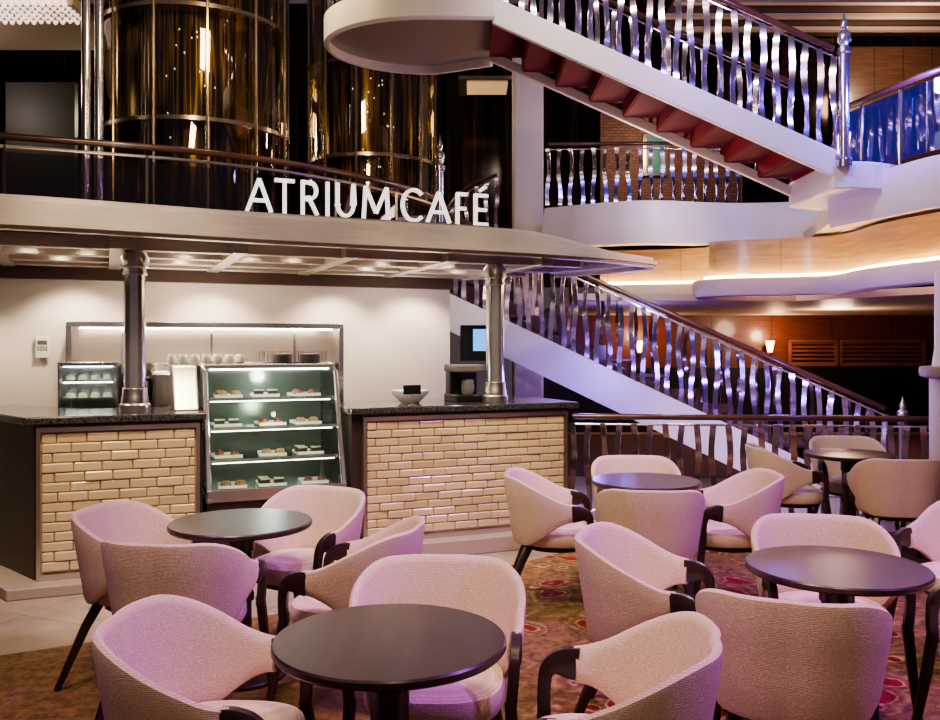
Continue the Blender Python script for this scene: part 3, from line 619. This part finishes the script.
for i in range(12):
    for j in range(8):
        b.lathe([(.001,-.04),(.025,-.02),(.03,0),(.012,.08),(.001,.1)],(-.46+.084*i,-.36+.1*j,random.uniform(-.01,.01)),6)
o=b.build('crystals',M['crystal'],ch)
cl=thing('ceiling_lamp','square gold framed ceiling lamp seen beside the white pillar','ceiling light',P(487,90,13.2))
b=MB(); b.box((0,0,.06),(.85,.85,.05)); b.build('frame',M['bronze'],cl,smooth=False)
b=MB(); b.box((0,0,.03),(.6,.6,.03)); b.build('diffuser',mat('soft_lamp',(.6,.45,.25),.5,0,(1,.6,.3),.4),cl,smooth=False)
# ================================================================ CHAIR
def make_chair(label):
    t=thing('tub_chair',label,'chair',(0,0,0))
    b=MB(); secs=[]; n=44; mx=R(114); e=.020
    for i in range(n+1):
        th=-mx+2*mx*i/n; a=abs(th)/mx
        zt=.797-.15*sm((a-.30)/.70); zb=.385+.155*sm((a-.4)/.6)
        k=e
        pts=[]
        def rc(z): return .240+.066*((z-.38)/.42)**1.15 if z>.38 else .24
        zz=[zb+.006,zb+.03,zb+(zt-zb)*.35,zb+(zt-zb)*.65,zt-.030,zt-.009]
        for j,z in enumerate(zz): pts.append((rc(z)+k*(.7,1,1,.95,.8,.55)[j],z))
        pts.append((rc(zt),zt))
        for j,z in list(enumerate(zz))[::-1]: pts.append((rc(z)-k*(.7,1,1,.95,.8,.55)[j],z))
        pts.append((rc(zb),zb))
        sq=1+.085*abs(math.sin(2*th))
        secs.append([Vector((math.sin(th)*r*sq,-math.cos(th)*r*sq*.97,z)) for r,z in pts])
    b.sections(secs); b.build('backrest',M['fabric'],t)
    b=MB(); s2=[]
    for r,z in [(.001,.375),(.2,.375),(.228,.385),(.240,.41),(.240,.44),(.232,.462),(.2,.475),(.1,.482),(.001,.484)]:
        q=[]
        for k in range(40):
            a=2*PI*k/40; c,s=math.cos(a),math.sin(a); rr=r*(abs(c)**2.7+abs(s)**2.7)**(-1/2.7)*.97
            q.append(Vector((c*rr,s*rr+.02,z)))
        s2.append(q)
    b.sections(s2); b.build('seat',M['fabric'],t)
    b=MB(); b.lathe([(.16,.35),(.2,.35),(.2,.377),(.16,.377)],(0,.01,0),24); b.build('seat_frame',M['darkwood'],t)
    for s in (-1,1):
        pts=cr([(s*.270,.100,.594),(s*.270,.14,.596),(s*.268,.175,.59),(s*.264,.200,.566),(s*.259,.208,.50),(s*.252,.205,.42)],4)
        m=len(pts)-1; ws=[.040-.006*i/m for i in range(m+1)]; hs=[.098-.060*sm(i/m*1.3) for i in range(m+1)]
        b=MB(); b.arm(pts,ws,hs); b.build('armrest',M['darkwood'],t)
        b=MB(); b.tube([(s*.252,.205,.46),(s*.262,.225,.30),(s*.285,.275,.0)],0,sq=[(.038,.038),(.036,.038),(.024,.026)]); b.build('leg',M['darkwood'],t)
        b=MB(); b.tube([(s*.16,-.15,.385),(s*.19,-.2,.28),(s*.24,-.31,.0)],0,sq=[(.045,.045),(.04,.042),(.026,.028)]); b.build('leg',M['darkwood'],t)
    return t
tables=[(-.23,2.53,'nearest dark round table in the front centre'),
 (1.40,3.36,'dark round table at the right between beige chairs'),
 (-1.093,4.2,'dark round table in front of the left brick counter'),
 (1.095,5.475,'dark round table near the right counter end'),
 (2.95,6.84,'farthest dark round table beside the balustrade')]
t0=None
for x,y,lab in tables:
    if t0 is None:
        t0=thing('cafe_table',lab,'table',(x,y,.006),0,'round cafe tables')
        b=MB(); b.lathe([(.001,.698),(.29,.698),(.328,.706),(.335,.714),(.335,.728),(.330,.734),(.001,.734)],n=72); b.build('table_top',M['tabletop'],t0)
        b=MB(); b.lathe([(.10,.698),(.10,.684),(.064,.676),(.064,.60),(.056,.592),(.056,.40),(.062,.39),(.062,.36),(.05,.35),(.05,.06),(.07,.04)],n=32); b.build('pedestal',M['darkwood'],t0)
        b=MB(); b.lathe([(.001,.04),(.07,.04),(.2,.024),(.215,.014),(.215,0),(.001,0)],n=48); b.build('base',M['darkwood'],t0)
    else: dup(t0,(x,y,.006),0,lab)
chairs=[(-.73,2.53,1.0,-.02,'beige tub chair left of the nearest table'),
 (-.115,2.97,-.05,-1,'beige tub chair behind the nearest table, facing the camera'),
 (.37,2.42,-1,.24,'beige tub chair right of the nearest table, cut by the lower frame'),
 (1.08,2.96,.40,1,'beige tub chair with its back to the camera in front of the right table'),
 (.75,3.60,1,-.35,'beige tub chair left of the right table'),
 (1.53,3.76,-.15,-1,'beige tub chair behind the right table, facing the camera'),
 (1.98,3.15,-1,.1,'tub chair at the lower right edge, only seat and arm in frame'),
 (2.45,4.3,-1,-.5,'tub chair at the right edge behind the right table'),
 (-1.54,4.2,1,-.15,'beige tub chair left of the table by the left counter'),
 (-1.21,3.74,.15,1,'beige tub chair with its back to the camera at the left table'),
 (-.88,4.58,-.45,-.9,'tub chair behind the left table in front of the display case'),
 (-.52,3.86,-1,.2,'beige tub chair right of the left table, dark arm toward it'),
 (.52,5.38,1,-.1,'tub chair left of the table near the right counter end'),
 (1.13,5.92,0,-1,'tub chair behind the table near the right counter, facing the camera'),
 (1.01,5.0,.1,1,'tub chair with its back to the camera at the middle right table'),
 (1.58,5.38,-1,.05,'tub chair right of the table near the right counter end'),
 (2.46,6.8,1,-.1,'tub chair left of the farthest table'),
 (3.14,7.26,-.1,-1,'tub chair behind the farthest table by the balustrade'),
 (3.02,6.28,.1,1,'tub chair with its back to the camera at the farthest table'),
 (3.64,6.62,-1,0,'tub chair right of the farthest table at the right edge')]
c0=None
for x,y,fx,fy,lab in chairs:
    rz=math.atan2(fy,fx)-PI/2
    if c0 is None: c0=make_chair(lab); c0['group']='beige tub chairs around the cafe tables'; c0.location=(x,y,.006); c0.rotation_euler=(0,0,rz)
    else: dup(c0,(x,y,.006),rz,lab)
# ================================================================ LIGHTS
def light(kind,loc,energy,col,size=.2,target=None,spot=None,sy=None):
    l=bpy.data.lights.new(kind.lower()+'_light',kind); l.energy=energy; l.color=col
    if kind=='AREA':
        l.size=size
        if sy: l.shape='RECTANGLE'; l.size_y=sy
    else: l.shadow_soft_size=size
    if kind=='SPOT': l.spot_size=spot or R(60); l.spot_blend=.6
    o=bpy.data.objects.new(l.name,l); C.objects.link(o); o.location=loc
    if target is not None: o.rotation_euler=(Vector(target)-Vector(loc)).to_track_quat('-Z','Y').to_euler()
    return o
light('AREA',(-1.4,2.0,5.5),130,(1,.72,.46),.9,(-.8,3.8,0))
light('SPOT',(4.4,2.6,5.2),900,(.52,.16,.95),.15,(1.7,3.6,.4),R(62))
light('SPOT',(2.2,5.4,6.8),760,(.82,.28,.92),.15,(1.1,4.0,.4),R(52))
light('SPOT',(-3.2,2.6,5.2),200,(.8,.35,1),.2,(-.8,3.0,.5),R(45))
light('SPOT',(.3,-.6,4.6),110,(1,.74,.54),.3,(.5,4.0,.5),R(60))
light('SPOT',(.8,1.4,5.8),330,(1,.76,.5),.15,(.9,4.8,.5),R(55))
for s,d in ((.3,.5),(-.2,.5),(1.5,.5),(1.9,.5),(2.5,.5),(1.0,.5),(3.1,.5)): light('SPOT',K(s,d,2.18),16,(1,.84,.6),.04,K(s,d,0),R(100))
for s in (-.9,.2,1.3,2.4,3.2): light('SPOT',K(s,1.45,2.18),42,(1,.82,.6),.05,K(s,1.75,1.2),R(115))
for s in (.3,.9,2.4,3.0,3.6): light('SPOT',K(s,-1.2,3.5),80,(1,.78,.48),.1,K(s,0,.6),R(50))
light('SPOT',(1.0,4.5,6.5),330,(1,.9,.82),.3,(2.2,8.6,3.6),R(65))
light('SPOT',(.6,5.0,4.2),150,(1,.94,.9),.3,(1.6,9.8,1.2),R(40))
light('SPOT',(-1.5,4.0,5.0),360,(1,.90,.76),.15,(-1.2,6.2,2.4),R(80))
light('SPOT',(1.0,5.0,4.2),70,(1,.88,.74),.15,(.8,7.2,2.4),R(60))
light('AREA',K(1.2,1.15,1.8),10,(1,.84,.68),.8,K(1.2,1.15,3.0))  # added uplight, no real fixture: brightens the canopy soffit
light('AREA',K(3.0,1.15,1.8),7,(1,.84,.68),.6,K(3.0,1.15,3.0))  # second added uplight for the soffit, towards the right counter
light('AREA',(1.6,9.6,3.4),8,(1,.7,.65),.6,(1.4,8.4,4.6))  # added fill from below for the upper stair and landing underside
for q in ((.4,.25),(-.1,.6)): light('POINT',K(1.565,q[1]-.05,1.33-.25*(q[0]>0)),2.2,(1,1,.93),.05)
light('POINT',(2.2,7.2,4.4),40,(.35,.2,1),.1)
light('POINT',(1.2,7.0,5.2),25,(1,.8,.6),.1)
light('POINT',(3.75,7.6,3.9),60,(.2,.12,1),.1)
light('POINT',(4.9,8.6,4.0),70,(.15,.15,1),.1)
light('POINT',(2.6,10.2,3.9),30,(.85,.7,1),.2)
light('POINT',(1.2,9.0,1.2),35,(.25,.15,1),.1)
light('POINT',(3.0,8.5,1.2),30,(.35,.15,1),.1)
light('POINT',(2.0,8.2,2.6),14,(1,.75,.5),.1)
light('POINT',(2.0,11.3,1.6),25,(.3,.2,1),.1)
light('SPOT',(1.5,6.8,2.9),60,(.6,.4,1),.3,(2.6,9.2,1.4),R(70))
light('POINT',(5.5,13.2,1.9),60,(1,.66,.45),.2)
light('POINT',(3.0,13.6,5.0),60,(1,.65,.4),.2)
light('POINT',(7,13.9,6.2),70,(1,.68,.45),.2)
light('POINT',(-6.5,9.9,4.9),30,(1,.8,.65),.2)
light('POINT',(-1.2,13.4,5.0),50,(1,.75,.5),.2)
light('POINT',(-4.4,12.6,4.8),40,(1,.8,.6),.2)
light('AREA',(-1.9,7.6,5.4),40,(1,.75,.45),.5,(-2.6,10.4,4.6))
w=bpy.data.worlds.new('w'); bpy.context.scene.world=w; w.use_nodes=True; w.node_tree.nodes['Background'].inputs[0].default_value=(.5,.37,.42,1); w.node_tree.nodes['Background'].inputs[1].default_value=.13
try: bpy.context.scene.view_settings.look='AgX - Medium High Contrast'
except Exception as ex: print(ex)
bpy.context.scene.view_settings.exposure=.3
# ================================================================ CAMERA
cd=bpy.data.cameras.new('camera'); cd.sensor_width=36; cd.lens=880/940*36; cd.shift_y=-15/940; cd.clip_end=100
co=bpy.data.objects.new('camera',cd); C.objects.link(co); co.location=(0,0,EYE); co.rotation_euler=(PI/2,0,0); bpy.context.scene.camera=co
